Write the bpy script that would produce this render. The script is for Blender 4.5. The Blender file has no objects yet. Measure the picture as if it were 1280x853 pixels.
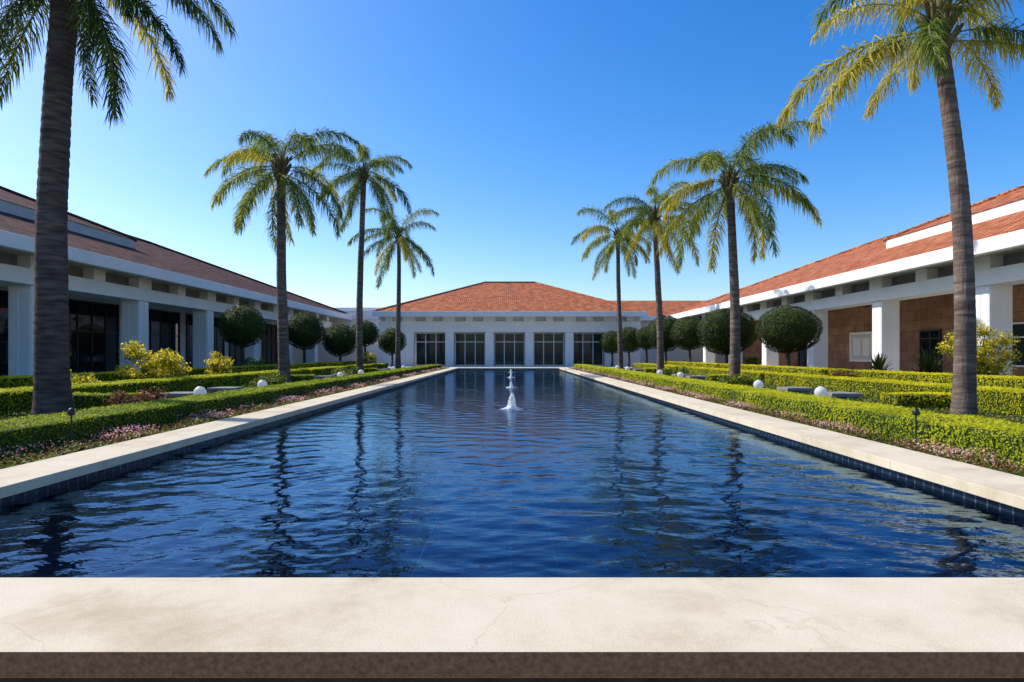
import bpy, bmesh, math, random
import numpy as np
from mathutils import Vector, Matrix
random.seed(7)
rng = np.random.default_rng(7)
scene = bpy.context.scene
COL = scene.collection
R = math.radians
EYE = 1.6

# ------------------------------------------------------------------ materials
def nt(name):
    m = bpy.data.materials.new(name); m.use_nodes = True
    t = m.node_tree; t.nodes.clear()
    out = t.nodes.new('ShaderNodeOutputMaterial')
    return m, t, out
def N(t, typ, **kw):
    n = t.nodes.new(typ)
    for k, v in kw.items():
        if hasattr(n, k): setattr(n, k, v)
        else: n.inputs[k].default_value = v
    return n
def c4(c): return (c[0], c[1], c[2], 1)
def ramp(t, stops):
    n = t.nodes.new('ShaderNodeValToRGB')
    e = n.color_ramp.elements
    while len(e) < len(stops): e.new(0.5)
    for i, (p, c) in enumerate(stops):
        e[i].position = p; e[i].color = c4(c)
    return n
def L(t, a, b): t.links.new(a, b)

def mat_noise(name, ca, cb, scale=3, rough=0.75, bump=0.1, bscale=40, detail=6, spec=0.3, coord='Object'):
    m, t, out = nt(name)
    tc = N(t, 'ShaderNodeTexCoord')
    n1 = N(t, 'ShaderNodeTexNoise'); n1.inputs['Scale'].default_value = scale; n1.inputs['Detail'].default_value = detail
    L(t, tc.outputs[coord], n1.inputs['Vector'])
    r = ramp(t, [(0.3, ca), (0.7, cb)])
    L(t, n1.outputs['Fac'], r.inputs['Fac'])
    b = N(t, 'ShaderNodeBsdfPrincipled'); b.inputs['Roughness'].default_value = rough
    b.inputs['Specular IOR Level'].default_value = spec
    L(t, r.outputs['Color'], b.inputs['Base Color'])
    if bump:
        n2 = N(t, 'ShaderNodeTexNoise'); n2.inputs['Scale'].default_value = bscale; n2.inputs['Detail'].default_value = 4
        L(t, tc.outputs[coord], n2.inputs['Vector'])
        bp = N(t, 'ShaderNodeBump'); bp.inputs['Strength'].default_value = bump; bp.inputs['Distance'].default_value = 0.02
        L(t, n2.outputs['Fac'], bp.inputs['Height']); L(t, bp.outputs['Normal'], b.inputs['Normal'])
    L(t, b.outputs[0], out.inputs[0])
    return m

def mat_leaf(name, stops, trans=0.3, rough=0.5, objrand=False, spec=0.3):
    m, t, out = nt(name)
    at = N(t, 'ShaderNodeAttribute'); at.attribute_name = 'tint'
    fac = at.outputs['Fac']
    if objrand:
        oi = N(t, 'ShaderNodeObjectInfo')
        ma = N(t, 'ShaderNodeMath', operation='MULTIPLY_ADD'); ma.inputs[1].default_value = 0.5; ma.inputs[2].default_value = -0.25
        L(t, oi.outputs['Random'], ma.inputs[0])
        ad = N(t, 'ShaderNodeMath', operation='ADD'); ad.use_clamp = True
        L(t, fac, ad.inputs[0]); L(t, ma.outputs[0], ad.inputs[1]); fac = ad.outputs[0]
    r = ramp(t, stops); L(t, fac, r.inputs['Fac'])
    b = N(t, 'ShaderNodeBsdfPrincipled'); b.inputs['Roughness'].default_value = rough; b.inputs['Specular IOR Level'].default_value = spec
    L(t, r.outputs['Color'], b.inputs['Base Color'])
    tr = N(t, 'ShaderNodeBsdfTranslucent')
    hs = N(t, 'ShaderNodeHueSaturation'); hs.inputs['Value'].default_value = 1.6; hs.inputs['Hue'].default_value = 0.488
    L(t, r.outputs['Color'], hs.inputs['Color']); L(t, hs.outputs[0], tr.inputs['Color'])
    mx = N(t, 'ShaderNodeMixShader'); mx.inputs[0].default_value = trans
    L(t, b.outputs[0], mx.inputs[1]); L(t, tr.outputs[0], mx.inputs[2]); L(t, mx.outputs[0], out.inputs[0])
    return m

def mat_brick(name, c1, c2, cm, bw, rh, mortar, offset=0.5, rough=0.7, bump=0.4, noise=0.5, nscale=0.6, saw=False, spec=0.3):
    m, t, out = nt(name)
    uv = N(t, 'ShaderNodeUVMap')
    br = N(t, 'ShaderNodeTexBrick'); br.offset = offset
    br.inputs['Color1'].default_value = c4(c1); br.inputs['Color2'].default_value = c4(c2); br.inputs['Mortar'].default_value = c4(cm)
    br.inputs['Scale'].default_value = 1; br.inputs['Brick Width'].default_value = bw; br.inputs['Row Height'].default_value = rh
    br.inputs['Mortar Size'].default_value = mortar; br.inputs['Mortar Smooth'].default_value = 0.2; br.inputs['Bias'].default_value = 0.0
    L(t, uv.outputs[0], br.inputs['Vector'])
    no = N(t, 'ShaderNodeTexNoise'); no.inputs['Scale'].default_value = nscale; no.inputs['Detail'].default_value = 8
    no.inputs['Roughness'].default_value = 0.65
    L(t, uv.outputs[0], no.inputs['Vector'])
    rr = ramp(t, [(0.3, (1 - noise,) * 3), (0.7, (1 + noise * 0.4,) * 3)])
    L(t, no.outputs['Fac'], rr.inputs['Fac'])
    mu = N(t, 'ShaderNodeMix', data_type='RGBA', blend_type='MULTIPLY'); mu.inputs[0].default_value = 1
    L(t, br.outputs['Color'], mu.inputs[6]); L(t, rr.outputs['Color'], mu.inputs[7])
    b = N(t, 'ShaderNodeBsdfPrincipled'); b.inputs['Roughness'].default_value = rough; b.inputs['Specular IOR Level'].default_value = spec
    L(t, mu.outputs[2], b.inputs['Base Color'])
    h = br.outputs['Fac']
    inv = N(t, 'ShaderNodeMath', operation='SUBTRACT'); inv.inputs[0].default_value = 1
    L(t, h, inv.inputs[1]); h = inv.outputs[0]
    if saw:
        sp = N(t, 'ShaderNodeSeparateXYZ'); L(t, uv.outputs[0], sp.inputs[0])
        dv = N(t, 'ShaderNodeMath', operation='DIVIDE'); dv.inputs[1].default_value = rh; L(t, sp.outputs[1], dv.inputs[0])
        fr = N(t, 'ShaderNodeMath', operation='FRACT'); L(t, dv.outputs[0], fr.inputs[0])
        iv = N(t, 'ShaderNodeMath', operation='SUBTRACT'); iv.inputs[0].default_value = 1; L(t, fr.outputs[0], iv.inputs[1])
        mm = N(t, 'ShaderNodeMath', operation='MULTIPLY'); L(t, iv.outputs[0], mm.inputs[0]); L(t, h, mm.inputs[1]); h = mm.outputs[0]
    bp = N(t, 'ShaderNodeBump'); bp.inputs['Strength'].default_value = bump; bp.inputs['Distance'].default_value = 0.04
    L(t, h, bp.inputs['Height']); L(t, bp.outputs['Normal'], b.inputs['Normal'])
    L(t, b.outputs[0], out.inputs[0])
    return m

def mat_stone():
    m, t, out = nt('coping_stone')
    tc = N(t, 'ShaderNodeTexCoord'); o = tc.outputs['Object']
    n1 = N(t, 'ShaderNodeTexNoise'); n1.inputs['Scale'].default_value = 1.6; n1.inputs['Detail'].default_value = 10; n1.inputs['Roughness'].default_value = 0.68
    L(t, o, n1.inputs['Vector'])
    r1 = ramp(t, [(0.28, (0.50, 0.415, 0.275)), (0.50, (0.665, 0.572, 0.405)), (0.75, (0.735, 0.645, 0.475))]); L(t, n1.outputs['Fac'], r1.inputs['Fac'])
    n2 = N(t, 'ShaderNodeTexNoise'); n2.inputs['Scale'].default_value = 130; n2.inputs['Detail'].default_value = 3
    L(t, o, n2.inputs['Vector'])
    r2 = ramp(t, [(0.3, (0.80, 0.78, 0.74)), (0.5, (1, 1, 1))]); L(t, n2.outputs['Fac'], r2.inputs['Fac'])
    mu = N(t, 'ShaderNodeMix', data_type='RGBA', blend_type='MULTIPLY'); mu.inputs[0].default_value = 1
    L(t, r1.outputs[0], mu.inputs[6]); L(t, r2.outputs[0], mu.inputs[7])
    nd = N(t, 'ShaderNodeTexNoise'); nd.inputs['Scale'].default_value = 2.2; nd.inputs['Detail'].default_value = 8
    L(t, o, nd.inputs['Vector'])
    vm = N(t, 'ShaderNodeVectorMath', operation='MULTIPLY_ADD'); vm.inputs[1].default_value = (0.35, 0.35, 0.35)
    L(t, nd.outputs['Color'], vm.inputs[0]); L(t, o, vm.inputs[2])
    vo = N(t, 'ShaderNodeTexVoronoi', feature='DISTANCE_TO_EDGE'); vo.inputs['Scale'].default_value = 0.5
    L(t, vm.outputs[0], vo.inputs['Vector'])
    r3 = ramp(t, [(0.0, (0.74, 0.69, 0.62)), (0.0012, (1, 1, 1))]); L(t, vo.outputs['Distance'], r3.inputs['Fac'])
    mu2 = N(t, 'ShaderNodeMix', data_type='RGBA', blend_type='MULTIPLY'); mu2.inputs[0].default_value = 0.4
    L(t, mu.outputs[2], mu2.inputs[6]); L(t, r3.outputs[0], mu2.inputs[7])
    b = N(t, 'ShaderNodeBsdfPrincipled'); b.inputs['Roughness'].default_value = 0.85; b.inputs['Specular IOR Level'].default_value = 0.15
    L(t, mu2.outputs[2], b.inputs['Base Color'])
    bp = N(t, 'ShaderNodeBump'); bp.inputs['Strength'].default_value = 0.25; bp.inputs['Distance'].default_value = 0.008
    L(t, n2.outputs['Fac'], bp.inputs['Height']); L(t, bp.outputs['Normal'], b.inputs['Normal'])
    L(t, b.outputs[0], out.inputs[0])
    return m

def mat_simple(name, col, rough=0.5, spec=0.5, metal=0.0):
    m, t, out = nt(name)
    tc = N(t, 'ShaderNodeTexCoord')
    n = N(t, 'ShaderNodeTexNoise'); n.inputs['Scale'].default_value = 12; L(t, tc.outputs['Object'], n.inputs['Vector'])
    r = ramp(t, [(0.3, tuple(c * 0.88 for c in col)), (0.7, col)]); L(t, n.outputs['Fac'], r.inputs['Fac'])
    b = N(t, 'ShaderNodeBsdfPrincipled'); b.inputs['Roughness'].default_value = rough
    b.inputs['Specular IOR Level'].default_value = spec; b.inputs['Metallic'].default_value = metal
    L(t, r.outputs[0], b.inputs['Base Color']); L(t, b.outputs[0], out.inputs[0])
    return m

def mat_globe():
    m, t, out = nt('opal_globe')
    tc = N(t, 'ShaderNodeTexCoord')
    n = N(t, 'ShaderNodeTexNoise'); n.inputs['Scale'].default_value = 12; L(t, tc.outputs['Object'], n.inputs['Vector'])
    r = ramp(t, [(0.3, (0.88, 0.88, 0.86)), (0.7, (0.93, 0.93, 0.91))]); L(t, n.outputs['Fac'], r.inputs['Fac'])
    b = N(t, 'ShaderNodeBsdfPrincipled'); b.inputs['Roughness'].default_value = 0.25; L(t, r.outputs[0], b.inputs['Base Color'])
    tr = N(t, 'ShaderNodeBsdfTranslucent'); L(t, r.outputs[0], tr.inputs['Color'])
    mx = N(t, 'ShaderNodeMixShader'); mx.inputs[0].default_value = 0.5
    L(t, b.outputs[0], mx.inputs[1]); L(t, tr.outputs[0], mx.inputs[2]); L(t, mx.outputs[0], out.inputs[0])
    return m

def mat_water():
    m, t, out = nt('pool_water')
    tc = N(t, 'ShaderNodeTexCoord')
    mp = N(t, 'ShaderNodeMapping'); mp.inputs['Scale'].default_value = (1, 1.6, 1); L(t, tc.outputs['Object'], mp.inputs[0])
    n = N(t, 'ShaderNodeTexNoise'); n.inputs['Scale'].default_value = 8; n.inputs['Detail'].default_value = 2; L(t, mp.outputs[0], n.inputs['Vector'])
    bp = N(t, 'ShaderNodeBump'); bp.inputs['Strength'].default_value = 0.14; bp.inputs['Distance'].default_value = 0.03
    L(t, n.outputs['Fac'], bp.inputs['Height'])
    fr = N(t, 'ShaderNodeFresnel'); fr.inputs['IOR'].default_value = 1.42; L(t, bp.outputs[0], fr.inputs['Normal'])
    gl = N(t, 'ShaderNodeBsdfGlossy'); gl.inputs['Roughness'].default_value = 0.0; gl.inputs['Color'].default_value = (0.54, 0.78, 1, 1)
    L(t, bp.outputs[0], gl.inputs['Normal'])
    tr = N(t, 'ShaderNodeBsdfTransparent'); tr.inputs['Color'].default_value = (0.40, 0.60, 0.82, 1)
    mx = N(t, 'ShaderNodeMixShader'); L(t, fr.outputs[0], mx.inputs[0]); L(t, tr.outputs[0], mx.inputs[1]); L(t, gl.outputs[0], mx.inputs[2])
    L(t, mx.outputs[0], out.inputs[0])
    return m

def mat_foam():
    m, t, out = nt('white_foam')
    tc = N(t, 'ShaderNodeTexCoord')
    n = N(t, 'ShaderNodeTexNoise'); n.inputs['Scale'].default_value = 22; n.inputs['Detail'].default_value = 4; L(t, tc.outputs['Object'], n.inputs['Vector'])
    r = ramp(t, [(0.3, (0.74, 0.79, 0.84)), (0.65, (0.93, 0.95, 0.97))]); L(t, n.outputs['Fac'], r.inputs['Fac'])
    b = N(t, 'ShaderNodeBsdfPrincipled'); b.inputs['Roughness'].default_value = 0.4; L(t, r.outputs[0], b.inputs['Base Color'])
    tr = N(t, 'ShaderNodeBsdfTranslucent'); L(t, r.outputs[0], tr.inputs['Color'])
    mx = N(t, 'ShaderNodeMixShader'); mx.inputs[0].default_value = 0.5
    L(t, b.outputs[0], mx.inputs[1]); L(t, tr.outputs[0], mx.inputs[2])
    tp = N(t, 'ShaderNodeBsdfTransparent')
    r2 = ramp(t, [(0.38, (0.65, 0.65, 0.65)), (0.56, (0.03, 0.03, 0.03))]); L(t, n.outputs['Fac'], r2.inputs['Fac'])
    m2 = N(t, 'ShaderNodeMixShader'); L(t, r2.outputs[0], m2.inputs[0]); L(t, mx.outputs[0], m2.inputs[1]); L(t, tp.outputs[0], m2.inputs[2])
    L(t, m2.outputs[0], out.inputs[0])
    return m

def mat_trunk(name, k=1.0, bump=.6):
    m, t, out = nt(name)
    tc = N(t, 'ShaderNodeTexCoord'); o = tc.outputs['Object']
    mp = N(t, 'ShaderNodeMapping'); mp.inputs['Scale'].default_value = (1.5, 1.5, 9); L(t, o, mp.inputs[0])
    n = N(t, 'ShaderNodeTexNoise'); n.inputs['Scale'].default_value = 1.6; n.inputs['Detail'].default_value = 8; L(t, mp.outputs[0], n.inputs['Vector'])
    n2 = N(t, 'ShaderNodeTexNoise'); n2.inputs['Scale'].default_value = 0.9; n2.inputs['Detail'].default_value = 4; L(t, o, n2.inputs['Vector'])
    c = lambda a, b_, d: (a * k, b_ * k, d * k)
    r = ramp(t, [(0.3, c(0.085, 0.062, 0.052)), (0.5, c(0.165, 0.126, 0.103)), (0.72, c(0.27, 0.215, 0.18))]); L(t, n.outputs['Fac'], r.inputs['Fac'])
    r2 = ramp(t, [(0.3, (0.7, 0.68, 0.66)), (0.7, (1.1, 1.05, 1))]); L(t, n2.outputs['Fac'], r2.inputs['Fac'])
    mu = N(t, 'ShaderNodeMix', data_type='RGBA', blend_type='MULTIPLY'); mu.inputs[0].default_value = 1
    L(t, r.outputs[0], mu.inputs[6]); L(t, r2.outputs[0], mu.inputs[7])
    mp3 = N(t, 'ShaderNodeMapping'); mp3.inputs['Scale'].default_value = (14, 14, 2.2); L(t, o, mp3.inputs[0])
    n3 = N(t, 'ShaderNodeTexNoise'); n3.inputs['Scale'].default_value = 1.5; n3.inputs['Detail'].default_value = 5; L(t, mp3.outputs[0], n3.inputs['Vector'])
    b = N(t, 'ShaderNodeBsdfPrincipled'); b.inputs['Roughness'].default_value = 0.9; b.inputs['Specular IOR Level'].default_value = 0.15
    L(t, mu.outputs[2], b.inputs['Base Color'])
    bp = N(t, 'ShaderNodeBump'); bp.inputs['Strength'].default_value = bump; bp.inputs['Distance'].default_value = 0.03
    ad = N(t, 'ShaderNodeMath', operation='ADD'); L(t, n.outputs['Fac'], ad.inputs[0]); L(t, n3.outputs['Fac'], ad.inputs[1])
    L(t, ad.outputs[0], bp.inputs['Height']); L(t, bp.outputs[0], b.inputs['Normal']); L(t, b.outputs[0], out.inputs[0])
    return m

M = {}
M['white'] = mat_noise('white_stucco', (0.84, 0.83, 0.80), (0.91, 0.90, 0.87), 0.8, 0.7, 0.05, 30)
M['band'] = mat_noise('shaded_stucco_band', (0.42, 0.42, 0.41), (0.50, 0.50, 0.48), 0.8, 0.8, 0.05, 30)  # white stucco greyed in colour for the sunless left clerestory
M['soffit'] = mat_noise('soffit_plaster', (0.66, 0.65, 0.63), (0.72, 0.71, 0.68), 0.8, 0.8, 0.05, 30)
M['recess'] = mat_noise('recess_grey', (0.20, 0.20, 0.20), (0.26, 0.26, 0.25), 2, 0.8, 0.05, 30)
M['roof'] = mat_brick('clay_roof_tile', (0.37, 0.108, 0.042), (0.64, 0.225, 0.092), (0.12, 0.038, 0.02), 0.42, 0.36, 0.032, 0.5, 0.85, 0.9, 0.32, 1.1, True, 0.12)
M['roofd'] = mat_brick('shaded_roof_tile', (0.075, 0.030, 0.020), (0.18, 0.078, 0.050), (0.035, 0.016, 0.012), 0.42, 0.36, 0.035, 0.5, 0.85, 1.0, 0.55, 1.1, True, 0.1)  # same clay tile, left slope's grazing shade put into the colour
M['sandstone'] = mat_brick('sandstone_block', (0.30, 0.145, 0.085), (0.42, 0.235, 0.145), (0.20, 0.11, 0.07), 1.2, 0.6, 0.014, 0.5, 0.85, 0.3, 0.4, 1.2)
M['tile'] = mat_brick('navy_pool_tile', (0.008, 0.014, 0.030), (0.016, 0.026, 0.048), (0.11, 0.12, 0.135), 0.15, 0.15, 0.010, 0.0, 0.2, 0.3, 0.3, 2.0, False, 0.5)
M['floor_tile'] = mat_brick('navy_floor_tile', (0.0015, 0.012, 0.055), (0.0025, 0.016, 0.068), (0.085, 0.15, 0.26), 0.40, 0.40, 0.009, 0.0, 0.4, 0.1, 0.5, 0.5)
M['stone'] = mat_stone()
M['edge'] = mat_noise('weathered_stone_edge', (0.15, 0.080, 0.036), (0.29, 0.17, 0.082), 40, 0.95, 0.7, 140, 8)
M['plinth'] = mat_noise('dark_plinth', (0.02, 0.017, 0.014), (0.05, 0.042, 0.035), 6, 0.95, 0.6, 50, 6)
M['concrete'] = mat_noise('cast_concrete', (0.18, 0.17, 0.15), (0.29, 0.275, 0.245), 2.5, 0.85, 0.2, 60)
M['paving'] = mat_noise('pale_paving', (0.46, 0.43, 0.38), (0.56, 0.53, 0.47), 1.2, 0.85, 0.1, 60)
M['ground'] = mat_noise('dry_ground', (0.06, 0.075, 0.04), (0.11, 0.11, 0.07), 0.2, 0.95, 0.1, 8)
M['soil'] = mat_noise('garden_soil', (0.035, 0.03, 0.018), (0.075, 0.062, 0.04), 3, 0.95, 0.6, 25)
M['walk'] = mat_noise('warm_walk_paving', (0.40, 0.33, 0.24), (0.52, 0.44, 0.33), 1.2, 0.85, 0.1, 60)
M['glass'] = mat_simple('dark_glass', (0.014, 0.017, 0.020), 0.03, 0.5)
M['glass2'] = mat_simple('grey_glass', (0.030, 0.042, 0.042), 0.04, 0.3)
M['bronze'] = mat_simple('dark_bronze_frame', (0.05, 0.045, 0.04), 0.4, 0.5, 0.3)
M['frame'] = mat_simple('pale_frame', (0.86, 0.86, 0.84), 0.5, 0.3)
M['black'] = mat_simple('black_metal', (0.02, 0.02, 0.02), 0.45, 0.5)
M['globe'] = mat_globe()
M['bark'] = mat_trunk('palm_bark')
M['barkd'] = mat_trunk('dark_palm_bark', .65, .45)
M['wood'] = mat_noise('shrub_bark', (0.05, 0.038, 0.028), (0.11, 0.085, 0.065), 8, 0.9, 0.4, 30)
M['shaft'] = mat_noise('palm_leaf_base', (0.10, 0.075, 0.035), (0.19, 0.16, 0.075), 4, 0.8, 0.5, 14)
M['rachis'] = mat_simple('palm_rachis', (0.22, 0.22, 0.06), 0.5, 0.3)
M['frond'] = mat_leaf('palm_frond_green', [(0.0, (0.030, 0.068, 0.010)), (0.5, (0.125, 0.180, 0.021)), (1.0, (0.38, 0.38, 0.045))], 0.50, 0.5, True, 0.2)
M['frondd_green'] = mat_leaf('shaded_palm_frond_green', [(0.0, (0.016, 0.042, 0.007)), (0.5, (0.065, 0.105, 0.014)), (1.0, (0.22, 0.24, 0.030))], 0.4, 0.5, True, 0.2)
M['frondy'] = mat_leaf('palm_frond_yellow', [(0.0, (0.14, 0.16, 0.014)), (0.5, (0.36, 0.34, 0.030)), (1.0, (0.58, 0.49, 0.06))], 0.50, 0.5, True, 0.2)
M['frondd'] = mat_leaf('palm_frond_straw', [(0.0, (0.26, 0.20, 0.07)), (0.5, (0.40, 0.31, 0.12)), (1.0, (0.50, 0.40, 0.18))], 0.3, 0.7, True)
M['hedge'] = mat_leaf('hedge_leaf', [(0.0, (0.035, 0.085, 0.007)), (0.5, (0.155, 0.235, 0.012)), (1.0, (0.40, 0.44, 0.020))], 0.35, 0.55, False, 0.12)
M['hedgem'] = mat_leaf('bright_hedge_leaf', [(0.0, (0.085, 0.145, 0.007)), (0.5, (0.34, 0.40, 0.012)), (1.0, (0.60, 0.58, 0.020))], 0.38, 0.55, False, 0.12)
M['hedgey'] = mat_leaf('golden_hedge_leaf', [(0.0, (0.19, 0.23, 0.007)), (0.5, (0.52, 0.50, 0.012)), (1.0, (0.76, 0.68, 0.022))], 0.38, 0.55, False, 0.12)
M['core'] = mat_noise('hedge_core', (0.016, 0.032, 0.004), (0.04, 0.065, 0.008), 10, 0.95, 0, 8)
M['topi'] = mat_leaf('topiary_leaf', [(0.0, (0.012, 0.027, 0.006)), (0.5, (0.036, 0.058, 0.009)), (1.0, (0.125, 0.14, 0.018))], 0.2, 0.5, False, 0.2)
M['cover'] = mat_leaf('ground_cover_leaf', [(0.0, (0.035, 0.070, 0.008)), (0.5, (0.12, 0.18, 0.015)), (1.0, (0.26, 0.29, 0.025))], 0.25, 0.5)
M['redleaf'] = mat_leaf('bronze_leaf', [(0.0, (0.065, 0.026, 0.012)), (0.5, (0.18, 0.07, 0.03)), (1.0, (0.24, 0.15, 0.03))], 0.25, 0.5)
M['pink'] = mat_leaf('pink_petal', [(0.0, (0.55, 0.12, 0.13)), (0.5, (0.74, 0.34, 0.31)), (1.0, (0.84, 0.68, 0.60))], 0.3, 0.6)
M['yellow'] = mat_leaf('yellow_petal', [(0.0, (0.58, 0.44, 0.02)), (0.5, (0.78, 0.64, 0.03)), (1.0, (0.85, 0.76, 0.07))], 0.4, 0.5)
M['yleaf'] = mat_leaf('lime_leaf', [(0.0, (0.08, 0.12, 0.012)), (0.5, (0.26, 0.28, 0.02)), (1.0, (0.46, 0.42, 0.03))], 0.38, 0.5)
M['water'] = mat_water()
M['foam'] = mat_foam()
M['panel'] = mat_simple('panel_grey', (0.62, 0.61, 0.58), 0.5, 0.3)
M['ink'] = mat_simple('panel_pale_sheet', (0.86, 0.84, 0.80), 0.6, 0.2)
M['grey'] = mat_simple('roof_unit_grey', (0.6, 0.62, 0.64), 0.6, 0.3)

# ------------------------------------------------------------------ builders
def root_loc(p):
    while p.parent: p = p.parent
    return np.array(p.location)
def link(name, me, parent=None, loc=(0, 0, 0)):
    o = bpy.data.objects.new(name, me); COL.objects.link(o); o.location = loc
    if parent: o.parent = parent
    return o
def tag(o, label, cat, group=None, kind=None):
    o['label'] = label; o['category'] = cat
    if group: o['group'] = group
    if kind: o['kind'] = kind
    return o
def thing(name, label, cat, loc=(0, 0, 0), group=None):
    o = bpy.data.objects.new(name, None); COL.objects.link(o); o.location = loc; o.empty_display_size = 0.2
    return tag(o, label, cat, group)
def structure(o, label=None, cat=None):
    o['kind'] = 'structure'
    if label: o['label'] = label
    if cat: o['category'] = cat
    return o

class MB:
    def __init__(s): s.v = []; s.f = []; s.m = []
    def box(s, x0, x1, y0, y1, z0, z1, m=0, front=None):
        x0, x1 = min(x0, x1), max(x0, x1); y0, y1 = min(y0, y1), max(y0, y1); z0, z1 = min(z0, z1), max(z0, z1)
        b = len(s.v)
        s.v += [(x0, y0, z0), (x1, y0, z0), (x1, y1, z0), (x0, y1, z0), (x0, y0, z1), (x1, y0, z1), (x1, y1, z1), (x0, y1, z1)]
        for k, q in enumerate(((3, 2, 1, 0), (4, 5, 6, 7), (0, 1, 5, 4), (1, 2, 6, 5), (2, 3, 7, 6), (3, 0, 4, 7))):
            s.f.append(tuple(b + i for i in q)); s.m.append(front if (front is not None and k == 2) else m)
        return s
    def poly(s, pts, faces, m=0):
        b = len(s.v); s.v += [tuple(p) for p in pts]
        for q in faces: s.f.append(tuple(b + i for i in q)); s.m.append(m)
        return s
    def tube(s, pts, rad, n=8, m=0, cap=True):
        pts = [Vector(p) for p in pts]; b = len(s.v)
        for i, p in enumerate(pts):
            t = (pts[min(i + 1, len(pts) - 1)] - pts[max(i - 1, 0)]).normalized()
            a = t.orthogonal().normalized() if abs(t.z) < 0.95 else Vector((1, 0, 0))
            a = (a - t * a.dot(t)).normalized(); c = t.cross(a)
            for k in range(n):
                an = 2 * math.pi * k / n
                s.v.append(tuple(p + (a * math.cos(an) + c * math.sin(an)) * rad[i]))
        for i in range(len(pts) - 1):
            for k in range(n):
                k2 = (k + 1) % n
                s.f.append((b + i * n + k, b + i * n + k2, b + (i + 1) * n + k2, b + (i + 1) * n + k)); s.m.append(m)
        if cap:
            s.f.append(tuple(b + k for k in range(n))[::-1]); s.m.append(m)
            s.f.append(tuple(b + (len(pts) - 1) * n + k for k in range(n))); s.m.append(m)
        return s
    def build(s, name, mats, parent=None, bevel=0, smooth=False, origin=(0, 0, 0)):
        if not isinstance(mats, (list, tuple)): mats = [mats]
        o0 = root_loc(parent) if parent else np.array(origin, float)
        bm = bmesh.new()
        vs = [bm.verts.new((p[0] - o0[0], p[1] - o0[1], p[2] - o0[2])) for p in s.v]
        for q, m in zip(s.f, s.m):
            try:
                f = bm.faces.new([vs[i] for i in q]); f.material_index = m; f.smooth = smooth
            except ValueError: pass
        bmesh.ops.recalc_face_normals(bm, faces=bm.faces)
        if bevel: bmesh.ops.bevel(bm, geom=list(bm.edges), offset=bevel, segments=2, profile=0.5, affect='EDGES', clamp_overlap=True)
        uvl = bm.loops.layers.uv.new('UVMap')
        bm.normal_update()
        for f in bm.faces:
            n = f.normal
            u = Vector((0, 0, 1)).cross(n)
            u = Vector((1, 0, 0)) if u.length < 1e-3 else u.normalized()
            v = n.cross(u)
            for l in f.loops: l[uvl].uv = (l.vert.co.dot(u), l.vert.co.dot(v))
        me = bpy.data.meshes.new(name); bm.to_mesh(me); bm.free()
        for m in mats: me.materials.append(m)
        return link(name, me, parent, (0, 0, 0) if parent else tuple(o0))

def np_mesh(name, V, F, mats, midx=None, tint=None, smooth=False):
    V = np.ascontiguousarray(V, dtype=np.float32); F = np.ascontiguousarray(F, dtype=np.int32)
    me = bpy.data.meshes.new(name)
    me.vertices.add(len(V)); me.vertices.foreach_set('co', V.ravel())
    me.loops.add(F.size); me.loops.foreach_set('vertex_index', F.ravel())
    me.polygons.add(len(F)); me.polygons.foreach_set('loop_start', np.arange(0, F.size, 4, dtype=np.int32))
    if midx is not None: me.polygons.foreach_set('material_index', np.ascontiguousarray(midx, dtype=np.int32))
    me.polygons.foreach_set('use_smooth', np.full(len(F), smooth, dtype=bool))
    if tint is not None:
        a = me.attributes.new('tint', 'FLOAT', 'POINT'); a.data.foreach_set('value', np.ascontiguousarray(tint, dtype=np.float32))
    for m in mats: me.materials.append(m)
    me.update(calc_edges=True)
    return me

class LB:   # leaf batch
    def __init__(s): s.V = []; s.F = []; s.M = []; s.T = []; s.n = 0
    def add(s, V, F, m, T):
        s.V.append(V); s.F.append(F + s.n); s.M.append(np.full(len(F), m)); s.T.append(T); s.n += len(V)
    def leaves(s, P, Nn, size, m=0, tint=None, aspect=0.5, jitter=0.7):
        n = len(P)
        if n == 0: return
        Nn = Nn + rng.normal(0, jitter, (n, 3)); Nn /= np.linalg.norm(Nn, axis=1, keepdims=True) + 1e-9
        a = rng.normal(0, 1, (n, 3)); t = np.cross(Nn, a); t /= np.linalg.norm(t, axis=1, keepdims=True) + 1e-9
        b = np.cross(Nn, t)
        sz = (np.ones(n) * size * rng.uniform(0.7, 1.3, n))[:, None]
        V = np.stack([P - t * sz * 0.5, P + b * sz * aspect * 0.5 + Nn * sz * 0.08, P + t * sz * 0.5, P - b * sz * aspect * 0.5 + Nn * sz * 0.08], 1).reshape(-1, 3)
        F = np.arange(4 * n).reshape(-1, 4)
        T = rng.uniform(0, 1, n) if tint is None else tint
        s.add(V, F, m, np.repeat(np.clip(T, 0, 1), 4))
    def box(s, x0, x1, y0, y1, z0, z1, m=0):
        V = np.array([(x0, y0, z0), (x1, y0, z0), (x1, y1, z0), (x0, y1, z0), (x0, y0, z1), (x1, y0, z1), (x1, y1, z1), (x0, y1, z1)], float)
        F = np.array([(3, 2, 1, 0), (4, 5, 6, 7), (0, 1, 5, 4), (1, 2, 6, 5), (2, 3, 7, 6), (3, 0, 4, 7)])
        s.add(V, F, m, np.zeros(8))
    def build(s, name, mats, parent=None, origin=(0, 0, 0), smooth=False):
        o0 = root_loc(parent) if parent else np.array(origin, float)
        me = np_mesh(name, np.concatenate(s.V) - o0, np.concatenate(s.F), mats, np.concatenate(s.M), np.concatenate(s.T), smooth)
        return link(name, me, parent, (0, 0, 0) if parent else tuple(o0))

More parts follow.
